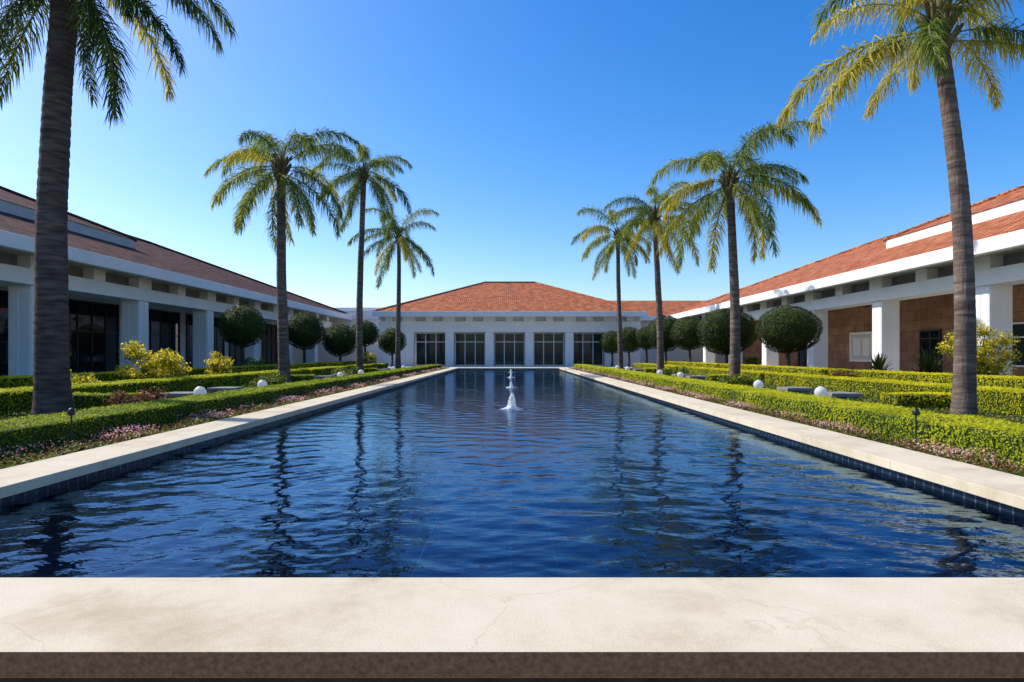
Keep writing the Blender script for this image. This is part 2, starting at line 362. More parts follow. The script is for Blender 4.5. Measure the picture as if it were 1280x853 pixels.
def clump(P, f=1.0, ph=0.0):
    x, y, z = P[:, 0] * f, P[:, 1] * f, P[:, 2] * f
    return (np.sin(x * 2.1 + ph + 1.3 * np.sin(y * 1.7 + ph)) + np.sin(y * 2.7 + 1.1 * np.sin(z * 3.1 + x)) + np.sin(z * 3.3 + x * 1.1 + ph * 2)) / 6 + 0.5
def leaf_size(Y, k=1.0): return (0.026 + 0.0018 * max(Y, 4)) * k

# ------------------------------------------------------------------ setting
PX0, PX1, PY0, PY1 = -4.6, 4.3, 3.44, 56.4
WZ = 0.215
g = MB().poly([(-3000, -3000, -0.5), (3000, -3000, -0.5), (3000, 3000, -0.5), (-3000, 3000, -0.5)], [(0, 1, 2, 3)]).build('ground', M['ground'])
structure(g, 'dry open ground around the courtyard', 'ground')
w = MB().box(-40, 40, -14, 2.62, -0.3, -0.06).build('walkway', M['walk']); structure(w, 'paved walk at the near end of the pool', 'path')
sl = MB().box(-17.9, -5.15, 2.64, 57.4, -0.3, 0.28).build('garden_soil', M['soil']); structure(sl, 'planted soil of the left garden', 'soil')
sr = MB().box(4.85, 17.9, 2.64, 57.4, -0.3, 0.28).build('garden_soil', M['soil']); structure(sr, 'planted soil of the right garden', 'soil')
te = MB().box(-17.9, 17.9, 57.404, 63.8, -0.3, 0.39).build('terrace', M['paving']); structure(te, 'pale paved terrace before the far pavilion', 'paving')

# pool
pool = thing('reflecting_pool', 'long rectangular reflecting pool with cream stone coping and navy tiles', 'pool', (0, 30, 0))
def coping_run(axis, a0, a1, b0, b1, start, step, gap, front=None, bevel=.005):
    m = MB(); c = start
    while c > a0: c -= step
    while c < a1:
        e0, e1 = max(c, a0), min(c + step, a1)
        if e1 - e0 > 0.02:
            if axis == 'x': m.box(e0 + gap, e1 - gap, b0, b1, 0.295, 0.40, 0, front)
            else: m.box(b0, b1, e0 + gap, e1 - gap, 0.295, 0.40)
        c += step
    return m.build('coping', [M['stone'], M['edge']], pool, bevel=bevel)
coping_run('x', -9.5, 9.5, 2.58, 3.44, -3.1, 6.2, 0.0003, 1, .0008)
coping_run('y', 3.445, PY1 - 0.003, PX0 - 0.72, PX0, 3.445, 1.9, 0.002)
coping_run('y', 3.445, PY1 - 0.003, PX1, PX1 + 0.72, 3.445, 1.9, 0.002)
coping_run('x', PX0 - 0.72, PX1 + 0.72, PY1, PY1 + 0.8, PX0, 1.9, 0.002)
MB().box(-9.4, 9.4, 2.70, 2.80, -0.3, 0.292).build('front_plinth', M['plinth'], pool)
m = MB()
m.box(-9.4, 9.4, 2.804, 3.52, -0.3, 0.292)
m.box(PX0 - 0.6, PX0 - 0.06, 3.524, PY1 + 0.05, -0.3, 0.292)
m.box(PX1 + 0.06, PX1 + 0.6, 3.524, PY1 + 0.05, -0.3, 0.292)
m.box(PX0 - 0.6, PX1 + 0.6, PY1 + 0.054, PY1 + 0.7, -0.3, 0.292)
m.build('basin_wall', M['tile'], pool)
MB().poly([(PX0 - 0.05, 3.5, -0.2), (PX1 + 0.05, 3.5, -0.2), (PX1 + 0.05, PY1 + 0.04, -0.2), (PX0 - 0.05, PY1 + 0.04, -0.2)], [(0, 1, 2, 3)]).build('basin_floor', M['floor_tile'], pool)

# water
JY = [16.2, 26.5, 38.0, 49.0]; JX = 0.04
nx = 400
xs = np.linspace(PX0 - 0.055, PX1 + 0.055, nx)
yl = [3.525]
while yl[-1] < PY1 + 0.05: yl.append(yl[-1] + 0.015 + 0.0016 * yl[-1])
ys = np.array(yl); ys = 3.525 + (ys - 3.525) * (PY1 + 0.05 - 3.525) / (ys[-1] - 3.525); ny = len(ys)
X, Y = np.meshgrid(xs, ys)
Z = np.zeros_like(X)
wr = np.random.default_rng(11)
for i in range(38):
    lam = 0.15 * (0.68 / 0.15) ** (wr.uniform(0, 1)); th = wr.normal(R(90), R(42)); k = 2 * math.pi / lam
    amp = 0.0182 * lam / (2 * math.pi) * wr.uniform(0.6, 1.1)
    wx = X + 0.16 * np.sin(1.7 * Y + i); wy = Y + 0.12 * np.sin(2.3 * X + 1.7 * i)
    env = 0.5 + 0.5 * np.sin(1.1 * X * (1 + i % 3) + 0.7 * Y * (1 + i % 2) + i * 2.1)
    fade = np.clip(1.5 - Y * 0.033 / lam, 0, 1) if lam < .5 else 1
    Z += amp * env * fade * np.sin(k * (wx * math.cos(th) + wy * math.sin(th)) + wr.uniform(0, 6.28))
for jy in JY:
    r = np.hypot(X - JX, Y - jy)
    Z += 0.0034 * np.exp(-r / 2.2) * np.sin(r * 2 * math.pi / 0.36)
Z *= np.clip(1.15 - (Y - 3.5) / 70, 0.40, 1.2)
V = np.stack([X, Y, Z + WZ], -1).reshape(-1, 3)
ii = np.arange(nx * ny).reshape(ny, nx)
F = np.stack([ii[:-1, :-1], ii[:-1, 1:], ii[1:, 1:], ii[1:, :-1]], -1).reshape(-1, 4)
wo = link('water', np_mesh('water', V, F, [M['water']], smooth=True)); structure(wo, 'rippled blue water of the reflecting pool', 'water')

# fountain jets
def jet(y, scale, label):
    t = thing('fountain_jet', label, 'fountain', (JX, y, WZ), 'fountain jets down the middle of the pool')
    lr = np.random.default_rng(int(y * 10))
    m = MB(); n = 18
    prof = [(0.20, -0.02), (0.155, 0.02), (0.12, 0.05), (0.095, 0.09), (0.085, 0.13), (0.08, 0.17), (0.075, 0.21), (0.065, 0.25), (0.05, 0.29), (0.03, 0.33), (0.006, 0.36)]
    vs = []
    for j, (r_, z_) in enumerate(prof):
        for k in range(n):
            a = 2 * math.pi * k / n; rr = r_ * (lr.uniform(0.5, 1.35) if j % 2 else lr.uniform(.65, 1.15)) * scale
            vs.append((JX + rr * math.cos(a), y + rr * math.sin(a), WZ + z_ * scale + lr.uniform(-0.02, 0.02) * (z_ < .32)))
    fs = [(i * n + k, i * n + (k + 1) % n, (i + 1) * n + (k + 1) % n, (i + 1) * n + k) for i in range(len(prof) - 1) for k in range(n)]
    m.poly(vs, fs)
    m.build('plume', M['foam'], t, smooth=True)
    m = MB(); nr, na = 8, 40; vs = []
    for i in range(nr):
        for k in range(na):
            a = 2 * math.pi * k / na
            edge = (0.22 + .05 * math.sin(3 * a + y) + .04 * math.sin(7 * a + 2 * y)) * scale * lr.uniform(.7, 1.2)
            rr = .04 + edge * i / (nr - 1)
            zz = (0.04 * lr.uniform(0, 1) * (1 - i / nr) + .020 * lr.uniform(-1.3, 1)) if i < nr - 1 else -.03
            vs.append((JX + rr * math.cos(a) * 1.1, y + rr * math.sin(a), WZ + zz))
    fs = [(i * na + k, i * na + (k + 1) % na, (i + 1) * na + (k + 1) % na, (i + 1) * na + k) for i in range(nr - 1) for k in range(na)]
    m.poly(vs, fs).build('splash', M['foam'], t, smooth=True)
    MB().tube([(JX, y, -0.19), (JX, y, WZ - 0.01)], [0.05, 0.03], 10).build('nozzle', M['black'], t)
for y, s_, lb in zip(JY, (1.15, 0.75, 0.75, 0.75), ('white fountain jet nearest the camera in the pool', 'second white fountain jet from the camera in the pool', 'third white fountain jet from the camera in the pool', 'white fountain jet nearest the far pavilion')):
    jet(y, s_, lb)

# ------------------------------------------------------------------ windows
def window(parent, P, u0, u1, z0, z1, nv, trans, fm, gm, fw=0.07):
    m = MB()
    def b(a, c, d0, d1, e, f): m.box(*P(a, c, d0, d1), e, f)
    b(u0, u0 + fw, 0, 0.12, z0, z1); b(u1 - fw, u1, 0, 0.12, z0, z1)
    b(u0 + fw, u1 - fw, 0, 0.12, z0, z0 + fw); b(u0 + fw, u1 - fw, 0, 0.12, z1 - fw, z1)
    for i in range(1, nv):
        u = u0 + (u1 - u0) * i / nv
        b(u - fw * 0.4, u + fw * 0.4, 0.01, 0.10, z0 + fw, z1 - fw)
    for z in trans:
        b(u0 + fw, u1 - fw, 0.02, 0.09, z - fw * 0.4, z + fw * 0.4)
    wn = m.build('window', fm, parent)
    p = MB(); p.box(*P(u0 + fw * 0.5, u1 - fw * 0.5, 0.035, 0.05), z0 + fw * 0.5, z1 - fw * 0.5)
    pn = p.build('pane', gm, parent); pn.parent = wn
    return wn

# ------------------------------------------------------------------ wings
def wing(s, name, label):
    t = thing(name, label, 'building', (s * 21, 35, 0.0))
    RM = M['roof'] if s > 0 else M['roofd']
    Y0, YE = 6.0, 72.0
    XE, XR, XB, ze, zr = 17.3, 26.0, 34.7, 5.75, 9.6
    pts = [(s * XE, Y0, ze), (s * XE, YE, ze), (s * XB, YE, ze), (s * XB, Y0, ze), (s * XR, Y0, zr), (s * XR, 46, zr)]
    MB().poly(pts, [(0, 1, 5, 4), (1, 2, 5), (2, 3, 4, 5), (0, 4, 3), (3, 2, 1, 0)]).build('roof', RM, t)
    XU, zu = 21.6, 8.17
    sl_ = (zr - ze) / (XR - XE); zru = zu + (XR - XU) * sl_
    pts = [(s * XU, Y0 + .5, zu), (s * XU, 37, zu), (s * (2 * XR - XU), 37, zu), (s * (2 * XR - XU), Y0 + .5, zu), (s * XR, Y0 + .5, zru), (s * XR, 31, zru)]
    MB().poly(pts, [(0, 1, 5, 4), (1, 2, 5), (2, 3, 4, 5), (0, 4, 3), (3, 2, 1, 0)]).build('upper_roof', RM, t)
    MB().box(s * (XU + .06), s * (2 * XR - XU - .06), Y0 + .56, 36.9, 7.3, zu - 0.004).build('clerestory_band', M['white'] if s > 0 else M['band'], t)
    rc = MB().tube([(s * XR, Y0 + .5, zru + .02), (s * XR, 31, zru + .02)], [.13, .13], 8)
    rc.tube([(s * XR, 31, zru + .02), (s * XU, 37, zu + .02)], [.12, .12], 8)
    rc.tube([(s * XR, 46, zr + .02), (s * XE, YE, ze + .02)], [.12, .12], 8); rc.tube([(s * XR, 32, zr + .02), (s * XR, 46, zr + .02)], [.12, .12], 8)
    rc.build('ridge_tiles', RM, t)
    MB().box(s * 17.2, s * 17.5, Y0, YE - .3, 5.28, 5.80).build('fascia', M['white'], t, bevel=0.02)
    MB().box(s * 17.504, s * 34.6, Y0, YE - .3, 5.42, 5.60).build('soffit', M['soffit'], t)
    MB().box(s * 18.45, s * 19.5, Y0, 66, 4.28, 4.90).build('beam', M['white'], t, bevel=0.02)
    MB().box(s * 19.0, s * 19.3, Y0, 66, 4.904, 5.417).build('frieze_panel', M['recess'], t)
    cy = [18 + 7.2 * k for k in range(-1, 7)]
    for y in cy:
        for dy, wd in ((0, 0.55), (3.6, 0.4)):
            MB().box(s * 18.47, s * 18.998, y + dy - wd, y + dy + wd, 4.904, 5.417).build('bracket', M['white'], t, bevel=0.015)
    for y in cy:
        c = MB().box(s * 18.55, s * 19.45, y - .42, y + .42, 0.41, 4.276)
        c.box(s * 18.53, s * 18.60, y - .36, y - .03, 0.7, 4.1); c.box(s * 18.53, s * 18.60, y + .03, y + .36, 0.7, 4.1)
        c.box(s * 18.60, s * 19.0 - s * .03, y - .44, y - .40, 0.7, 4.1); c.box(s * 19.03, s * 19.40, y - .44, y - .40, 0.7, 4.1)
        c.build('column', M['white'], t, bevel=0.012)
    MB().box(s * 17.904, s * 24.0, Y0, 66, -0.3, 0.405).build('porch_floor', M['paving'], t)
    wallm = M['sandstone'] if s > 0 else M['white']
    MB().box(s * 24.004, s * 34, Y0, 70, -0.3, 5.417).build('wall', wallm, t)
    P = lambda a, c, d0, d1: (s * (24.0 - d0), s * (24.0 - d1), a, c)
    if s < 0:
        for y in cy:
            window(t, P, y + 0.5, y + 6.7, 0.42, 4.6, 5, (2.9,), M['bronze'], M['glass'], 0.09)
    else:
        for a, c in ((27.4, 30.6), (19.5, 24.0)):
            window(t, P, a, c, 1.0, 3.1, 3, (2.4,), M['frame'], M['glass2'], 0.08)
        for a, c in ((35.6, 37.4), (51.0, 53.2), (58, 61)):
            window(t, P, a, c, 0.42, 3.0, 2, (2.5,), M['bronze'], M['glass'], 0.08)
    return t
wing(-1, 'colonnade_wing', 'long left wing with white colonnade, dark glazing and shaded tile roof')
wing(1, 'colonnade_wing', 'long right wing with white colonnade, sandstone wall and sunlit tile roof')

# ------------------------------------------------------------------ pavilion
pv = thing('pavilion', 'far white pavilion with five dark windows and hipped terracotta roof', 'building', (0, 70, 0))
xa, xb, ya, yb = -13.5, 13.3, 62.6, 88.6
pts = [(xa, ya, 5.75), (xb, ya, 5.75), (xb, yb, 5.75), (xa, yb, 5.75), (-3.1, 75.6, 10.05), (2.9, 75.6, 10.05)]
MB().poly(pts, [(0, 1, 5, 4), (1, 2, 5), (2, 3, 4, 5), (3, 0, 4), (3, 2, 1, 0)]).build('roof', M['roof'], pv)
rc = MB().tube([(-3.1, 75.6, 10.06), (2.9, 75.6, 10.06)], [.14, .14], 8)
rc.tube([(-3.1, 75.6, 10.06), (xa, ya, 5.77)], [.12, .12], 8); rc.tube([(2.9, 75.6, 10.06), (xb, ya, 5.77)], [.12, .12], 8)
rc.build('ridge_tiles', M['roof'], pv)
MB().box(xa - .05, xb + .05, 62.45, 62.75, 5.28, 5.80).build('fascia', M['white'], pv, bevel=0.02)
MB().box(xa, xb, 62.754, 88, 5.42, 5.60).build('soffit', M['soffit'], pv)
MB().box(xa + .3, xb - .3, 63.9, 64.9, 3.80, 4.90).build('beam', M['white'], pv, bevel=0.02)
MB().box(xa + .3, xb - .3, 64.1, 64.6, 4.904, 5.417).build('frieze_panel', M['soffit'], pv)
px_ = [-14.1 + 4.0 * k for k in range(8)]
for x in px_:
    for dx, wd in ((0, .6), (2.0, .35)):
        if xa + .6 < x + dx < xb - .6:
            MB().box(x + dx - wd, x + dx + wd, 63.6, 64.098, 4.904, 5.417).build('bracket', M['white'], pv, bevel=0.015)
for x in px_[1:7]:
    c = MB().box(x - .42, x + .42, 64.0, 64.84, 0.41, 3.796); c.box(x - .36, x - .03, 63.98, 64.05, .7, 3.6); c.box(x + .03, x + .36, 63.98, 64.05, .7, 3.6)
    c.build('pier', M['white'], pv, bevel=0.012)
MB().box(xa, xb, 63.804, 66.0, -0.3, 0.405).build('porch_floor', M['paving'], pv)
MB().box(xa + .3, -10.54, 64.05, 64.8, 0.41, 3.797).build('wall', M['white'], pv)
MB().box(10.34, xb - .3, 64.05, 64.8, 0.41, 3.797).build('wall', M['white'], pv)
MB().box(xa + .6, xb - .6, 66.0, 87.5, -0.3, 5.417).build('wall', M['white'], pv)
Pp = lambda a, c, d0, d1: (a, c, 65.3 - d0, 65.3 - d1)
for x in px_[1:6]:
    window(pv, Pp, x + .44, x + 3.56, 0.42, 3.795, 3, (2.85,), M['frame'], M['glass2'], 0.10)
x0, x1 = 13.3, 24.0
pts = [(x0, 68.4, 5.7), (x1, 68.4, 5.7), (x1, 82, 5.7), (x0, 82, 5.7), (x0 - 3, 75.2, 7.9), (x1, 75.2, 7.9)]
MB().poly(pts, [(0, 1, 5, 4), (2, 3, 4, 5), (0, 4, 3), (1, 2, 5), (3, 2, 1, 0)]).build('side_roof', M['roof'], pv)
MB().box(13.32, 23.9, 68.3, 68.6, 5.2, 5.72).build('side_fascia', M['white'], pv)
for s in (-1, 1):
    MB().box(s * 13.0, s * 23.9, 69.6, 81, -0.3, 5.4).build('side_wall', M['white'], pv)
MB().box(-24.2, -13.6, 69.3, 81.2, 5.404, 6.0).build('side_parapet', M['white'], pv, bevel=.02)
ob = thing('office_block', 'pale flat roofed block rising beyond the left wing', 'building', (-22, 96, -0.5))
MB().box(-32, -17, 92, 104, -0.5, 7.8).build('wall', M['grey'], ob); MB().box(-32.2, -16.8, 91.8, 104.2, 7.8, 8.3).build('parapet', M['white'], ob, bevel=0.03)
Pb = lambda a, c, d0, d1: (a, c, 91.99 - d0, 91.99 - d1)
for x in (-28, -24.5, -21): window(ob, Pb, x, x + 2.4, 5.6, 7.2, 2, (), M['frame'], M['glass'], 0.08)

# wall panel on the right wing
pn = thing('display_panel', 'white framed notice panel on the sandstone wall of the right wing', 'notice panel', (23.9, 43.6, 1.2))
MB().box(23.93, 23.99, 42.4, 44.9, 1.25, 2.95).build('board', M['panel'], pn, bevel=0.01)
f = MB(); f.box(23.88, 23.99, 42.24, 42.396, 1.09, 3.11); f.box(23.88, 23.99, 44.904, 45.06, 1.09, 3.11); f.box(23.88, 23.99, 42.4, 44.9, 1.09, 1.246); f.box(23.88, 23.99, 42.4, 44.9, 2.954, 3.11)
f.build('frame', M['white'], pn)
for a, c, e, h in ((42.65, 43.5, 1.5, 2.7), (43.75, 44.65, 1.5, 2.7)):
    MB().box(23.922, 23.928, a, c, e, h).build('picture', M['ink'], pn)
for y, lb in ((30.0, 'small dark lamp hanging from the right porch ceiling nearer the camera'), (38.5, 'small dark lamp hanging from the right porch ceiling before the notice panel')):
    pl = thing('pendant_lamp', lb, 'lamp', (21.3, y, 5.41), 'lamps under the right porch')
    MB().tube([(21.3, y, 5.41), (21.3, y, 4.75)], [.02, .02], 8).build('rod', M['black'], pl)
    MB().tube([(21.3, y, 4.76), (21.3, y, 4.70), (21.3, y, 4.55), (21.3, y, 4.42)], [.06, .26, .30, .20], 14).build('shade', M['black'], pl, smooth=True)

# ------------------------------------------------------------------ palms
FR = {}
def frond_mesh(a0d, var, mk):
    key = (a0d, var, mk)
    if key in FR: return FR[key]
    fr = np.random.default_rng(a0d * 7 + var * 101 + 500)
    Lf = 4.0; ns = 40
    a0 = R(a0d); tip = R(max(-89, a0d * 0.55 - 78 + fr.uniform(-8, 8)))
    S = np.linspace(0, 1, ns); ang = a0 + (tip - a0) * S ** 1.2
    ds = Lf / (ns - 1)
    px = np.concatenate([[0], np.cumsum(np.cos(ang[:-1]) * ds)]); pz = np.concatenate([[0], np.cumsum(np.sin(ang[:-1]) * ds)])
    sway = 0.75 * fr.uniform(-1, 1) * S ** 2
    Pp_ = np.stack([px, sway, pz], 1); T = np.gradient(Pp_, axis=0); T /= np.linalg.norm(T, axis=1, keepdims=True)
    lb = LB()
    side = np.array([0, 1.0, 0]); rad = 0.032 * (1 - S) ** 0.8 + 0.005
    Up = np.cross(T, side)
    V = np.stack([Pp_ + side * rad[:, None], Pp_ + Up * rad[:, None] * .7, Pp_ - side * rad[:, None], Pp_ - Up * rad[:, None] * .7], 1).reshape(-1, 3)
    F = []
    for i in range(ns - 1):
        for k in range(4): F.append((i * 4 + k, i * 4 + (k + 1) % 4, (i + 1) * 4 + (k + 1) % 4, (i + 1) * 4 + k))
    lb.add(V, np.array(F), 1, np.full(len(V), .5))
    n = 155
    s_ = np.repeat(np.linspace(0.16, 0.995, n), 2) + fr.uniform(-.012, .012, 2 * n); s_ = np.clip(s_, 0, 1)
    sg = np.tile([1.0, -1.0], n)
    B = np.stack([np.interp(s_, S, Pp_[:, j]) for j in range(3)], 1); Tt = np.stack([np.interp(s_, S, T[:, j]) for j in range(3)], 1)
    U = np.cross(Tt, side); U *= np.sign(U[:, 2:3] + 1e-6) * 1.0
    fwd = 0.30 + 0.9 * s_ ** 3
    rag = fr.uniform(-0.9, 0.95, 2 * n)
    D = side * sg[:, None] * fr.uniform(0.35, 1.1, 2 * n)[:, None] + Tt * (fwd + fr.uniform(-.25, .40, 2 * n))[:, None] + U * rag[:, None] + np.array([0, 0, -1]) * fr.uniform(.15, .7, 2 * n)[:, None]
    D /= np.linalg.norm(D, axis=1, keepdims=True)
    ln = 0.86 * np.clip(np.sin(np.pi * (0.12 + 0.80 * s_)) ** 0.6, .32, 1) * fr.uniform(.55, 1.15, 2 * n)
    W = Tt - D * np.sum(Tt * D, 1, keepdims=True) + fr.normal(0, .5, (2 * n, 3)); W -= D * np.sum(W * D, 1, keepdims=True); W /= np.linalg.norm(W, axis=1, keepdims=True) + 1e-6
    wd = 0.0142
    m1 = B + D * ln[:, None] * .42
    D2 = D + np.array([0, 0, -1]) * fr.uniform(.6, 2.2, 2 * n)[:, None]; D2 /= np.linalg.norm(D2, axis=1, keepdims=True)
    m2 = m1 + D2 * ln[:, None] * .58
    V = np.stack([B - W * wd * .7, B + W * wd * .7, m1 + W * wd, m1 - W * wd, m2 + W * wd * .2, m2 - W * wd * .2], 1).reshape(-1, 3)
    b6 = np.arange(2 * n)[:, None] * 6
    F = np.concatenate([b6 + np.array([0, 1, 2, 3]), b6 + np.array([3, 2, 4, 5])])
    tn = np.clip(fr.normal(0.45, .26, 2 * n) + (s_ - .5) * .2, 0, 1)
    tv = np.repeat(tn, 6).reshape(-1, 6); tv[:, 4:] += .20; tv[:, :2] -= .12
    lb.add(V, F, 0, np.clip(tv.ravel(), 0, 1))
    me = np_mesh('frond', np.concatenate(lb.V), np.concatenate(lb.F), [M[mk], M['rachis']], np.concatenate(lb.M), np.concatenate(lb.T))
    FR[key] = me
    return me

def palm(x, y, h, top, r0, r1, Lf, nf, label, seed, yellow=0.0, dry=0.0, lo=-42, hi=72, bark='bark', base='frond'):
    pr = random.Random(seed)
    t = thing('palm_tree', label, 'palm tree', (x, y, 0.28), 'queen palms in two rows along the pool')
    hh = h - 0.28
    m = MB(); nseg = 22; n = int(hh / 0.055)
    vs = []; fs = []
    for i in range(n + 1):
        q = i / n; z = hh * q
        rr = r0 + (r1 - r0) * min(1, q * 1.25) ** 0.8 + 0.07 * r0 / .3 * math.exp(-z / 0.35)
        ph = (z % 0.22) / 0.22
        rr *= 1 + 0.025 * (1 - ph) - 0.02 * (ph > .85)
        cx = top[0] * q ** 1.9 + 0.05 * math.sin(q * 5 + seed); cyy = top[1] * q ** 1.7 + .04 * math.sin(q * 4 + 2 * seed)
        for k in range(nseg):
            a = 2 * math.pi * k / nseg; r2 = rr * (1 + .02 * math.sin(3 * a + z * 2.2) + .012 * pr.uniform(-1, 1))
            vs.append((x + cx + r2 * math.cos(a), y + cyy + r2 * math.sin(a), .28 + z))
    for i in range(n):
        for k in range(nseg):
            k2 = (k + 1) % nseg; fs.append((i * nseg + k, i * nseg + k2, (i + 1) * nseg + k2, (i + 1) * nseg + k))
    m.poly(vs, fs).build('trunk', M[bark], t, smooth=True)
    tx, ty = top[0] + .05 * math.sin(5 + seed), top[1] + .04 * math.sin(4 + 2 * seed)
    c = MB().tube([(x + tx, y + ty, h - .5), (x + tx, y + ty, h - .2), (x + tx, y + ty, h + .15), (x + tx, y + ty, h + .55), (x + tx, y + ty, h + .9)], [r1 * .95, r1 * 1.25, r1 * 1.15, r1 * .7, r1 * .25], 14)
    for k in range(16):
        a = k * 2.4 + seed; z = h - .45 + .055 * k
        p0 = Vector((x + tx + math.cos(a) * r1 * .8, y + ty + math.sin(a) * r1 * .8, z)); d = Vector((math.cos(a) * .35, math.sin(a) * .35, .5))
        c.tube([p0, p0 + d * .5, p0 + d * .9], [.09, .06, .03], 6)
    c.build('crownshaft', M['shaft'], t, smooth=True)
    for i in range(nf):
        q = i / (nf - 1)
        a0 = hi - (hi - lo) * q ** 0.9 + pr.uniform(-14, 14)
        a0 = int(round(a0 / 12.0) * 12)
        mk = base
        if q > .25 and pr.random() < yellow: mk = 'frondy'
        if q > .8 and pr.random() < dry: mk = 'frondd'
        az = i * R(137.5) + pr.uniform(-.5, .5) + seed
        o = link('frond', frond_mesh(a0, i % 2, mk), t, (tx + math.cos(az) * r1 * .5, ty + math.sin(az) * r1 * .5, hh + .55 - .75 * q))
        o.rotation_euler = (pr.uniform(-.26, .26), pr.uniform(-.12, .12), az)
        sc = Lf / 4.0 * pr.uniform(.74, 1.08) * (1 - .06 * q)
        o.scale = (sc, sc, sc)
    return t
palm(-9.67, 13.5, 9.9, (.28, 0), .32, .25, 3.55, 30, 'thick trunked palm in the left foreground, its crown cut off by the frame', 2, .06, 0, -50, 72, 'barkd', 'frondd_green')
palm(-9.67, 27.3, 9.3, (-.15, 0), .245, .175, 4.3, 22, 'full crowned left palm, second from the camera', 2, .2, 0, -40, 66)
palm(-9.67, 41.1, 13.0, (.2, 0), .235, .17, 4.3, 21, 'tallest left palm, third from the camera', 3, .2, 0)
palm(-9.67, 55.3, 11.7, (0, 0), .235, .17, 4.7, 20, 'left palm closest to the far pavilion', 4, .2, 0)
palm(9.67, 13.6, 8.4, (-.52, 0), .21, .16, 3.6, 21, 'right foreground palm with curved trunk and sunlit yellow green fronds', 5, .6, 0, -2, 76)
palm(9.67, 27.6, 8.9, (-.15, 0), .23, .17, 4.4, 22, 'full crowned right palm, second from the camera', 6, .4, 0, -42, 70)
palm(9.67, 41.4, 10.4, (-.3, 0), .235, .17, 4.2, 22, 'right palm third from the camera with overlapping crown', 7, .35, .05)
palm(9.67, 56.5, 11.9, (-.2, 0), .235, .17, 4.7, 20, 'right palm closest to the far pavilion', 8, .25, 0)

# ------------------------------------------------------------------ hedges and planting
def hedge(x0, x1, y0, y1, z1, mk, label, group=None, rough=0.012):
    x0, x1 = min(x0, x1), max(x0, x1)
    lb = LB(); z0 = 0.28
    lb.box(x0 + .03, x1 - .03, y0 + .03, y1 - .03, z0, z1 - .03, 1)
    y = y0
    while y < y1 - 1e-6:
        ye = min(y + 2.0, y1); s_ = leaf_size(y)
        dens = 1.9 / (s_ * s_)
        def face(n, fn, nrm):
            P = fn(n); Nn = np.tile(np.array(nrm, float), (n, 1))
            P = P + Nn * (rng.normal(0, rough, n)[:, None] + (clump(P, 1.6)[:, None] - .5) * .05)
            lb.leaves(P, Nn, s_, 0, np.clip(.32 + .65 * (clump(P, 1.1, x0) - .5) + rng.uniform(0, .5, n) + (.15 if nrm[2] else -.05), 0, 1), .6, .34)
        w_, l_, h_ = x1 - x0, ye - y, z1 - z0
        U = rng.uniform
        face(int(dens * w_ * l_), lambda n: np.stack([U(x0, x1, n), U(y, ye, n), np.full(n, z1)], 1), (0, 0, 1))
        face(int(dens * h_ * l_), lambda n: np.stack([np.full(n, x0), U(y, ye, n), U(z0, z1, n)], 1), (-1, 0, 0))
        face(int(dens * h_ * l_), lambda n: np.stack([np.full(n, x1), U(y, ye, n), U(z0, z1, n)], 1), (1, 0, 0))
        if y == y0: face(int(dens * h_ * w_), lambda n: np.stack([U(x0, x1, n), np.full(n, y0), U(z0, z1, n)], 1), (0, -1, 0))
        if ye == y1: face(int(dens * h_ * w_), lambda n: np.stack([U(x0, x1, n), np.full(n, y1), U(z0, z1, n)], 1), (0, 1, 0))
        y = ye
    o = lb.build('hedge', [M[mk], M['core']], None, ((x0 + x1) / 2, (y0 + y1) / 2, z0))
    tag(o, label, 'hedge', group)
for s, sd in ((-1, 'left'), (1, 'right')):
    a = 6.05 if s < 0 else 5.55
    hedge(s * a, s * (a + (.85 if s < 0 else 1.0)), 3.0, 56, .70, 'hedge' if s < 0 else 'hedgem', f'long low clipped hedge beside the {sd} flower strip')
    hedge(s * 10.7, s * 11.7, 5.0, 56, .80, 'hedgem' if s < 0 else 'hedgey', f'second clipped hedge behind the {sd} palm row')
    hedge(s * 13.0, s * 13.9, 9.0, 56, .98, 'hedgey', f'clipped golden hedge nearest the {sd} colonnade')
    for y, wh in ((14.9, 'just beyond the foreground palm'), (28.8, 'just beyond the second palm'), (42.6, 'just beyond the third palm')):
        hedge(s * 9.0, s * 10.65, y, y + .7, .66, 'hedge' if s < 0 else 'hedgey', f'short {sd} cross hedge {wh}', f'short cross hedges in the {sd} garden')

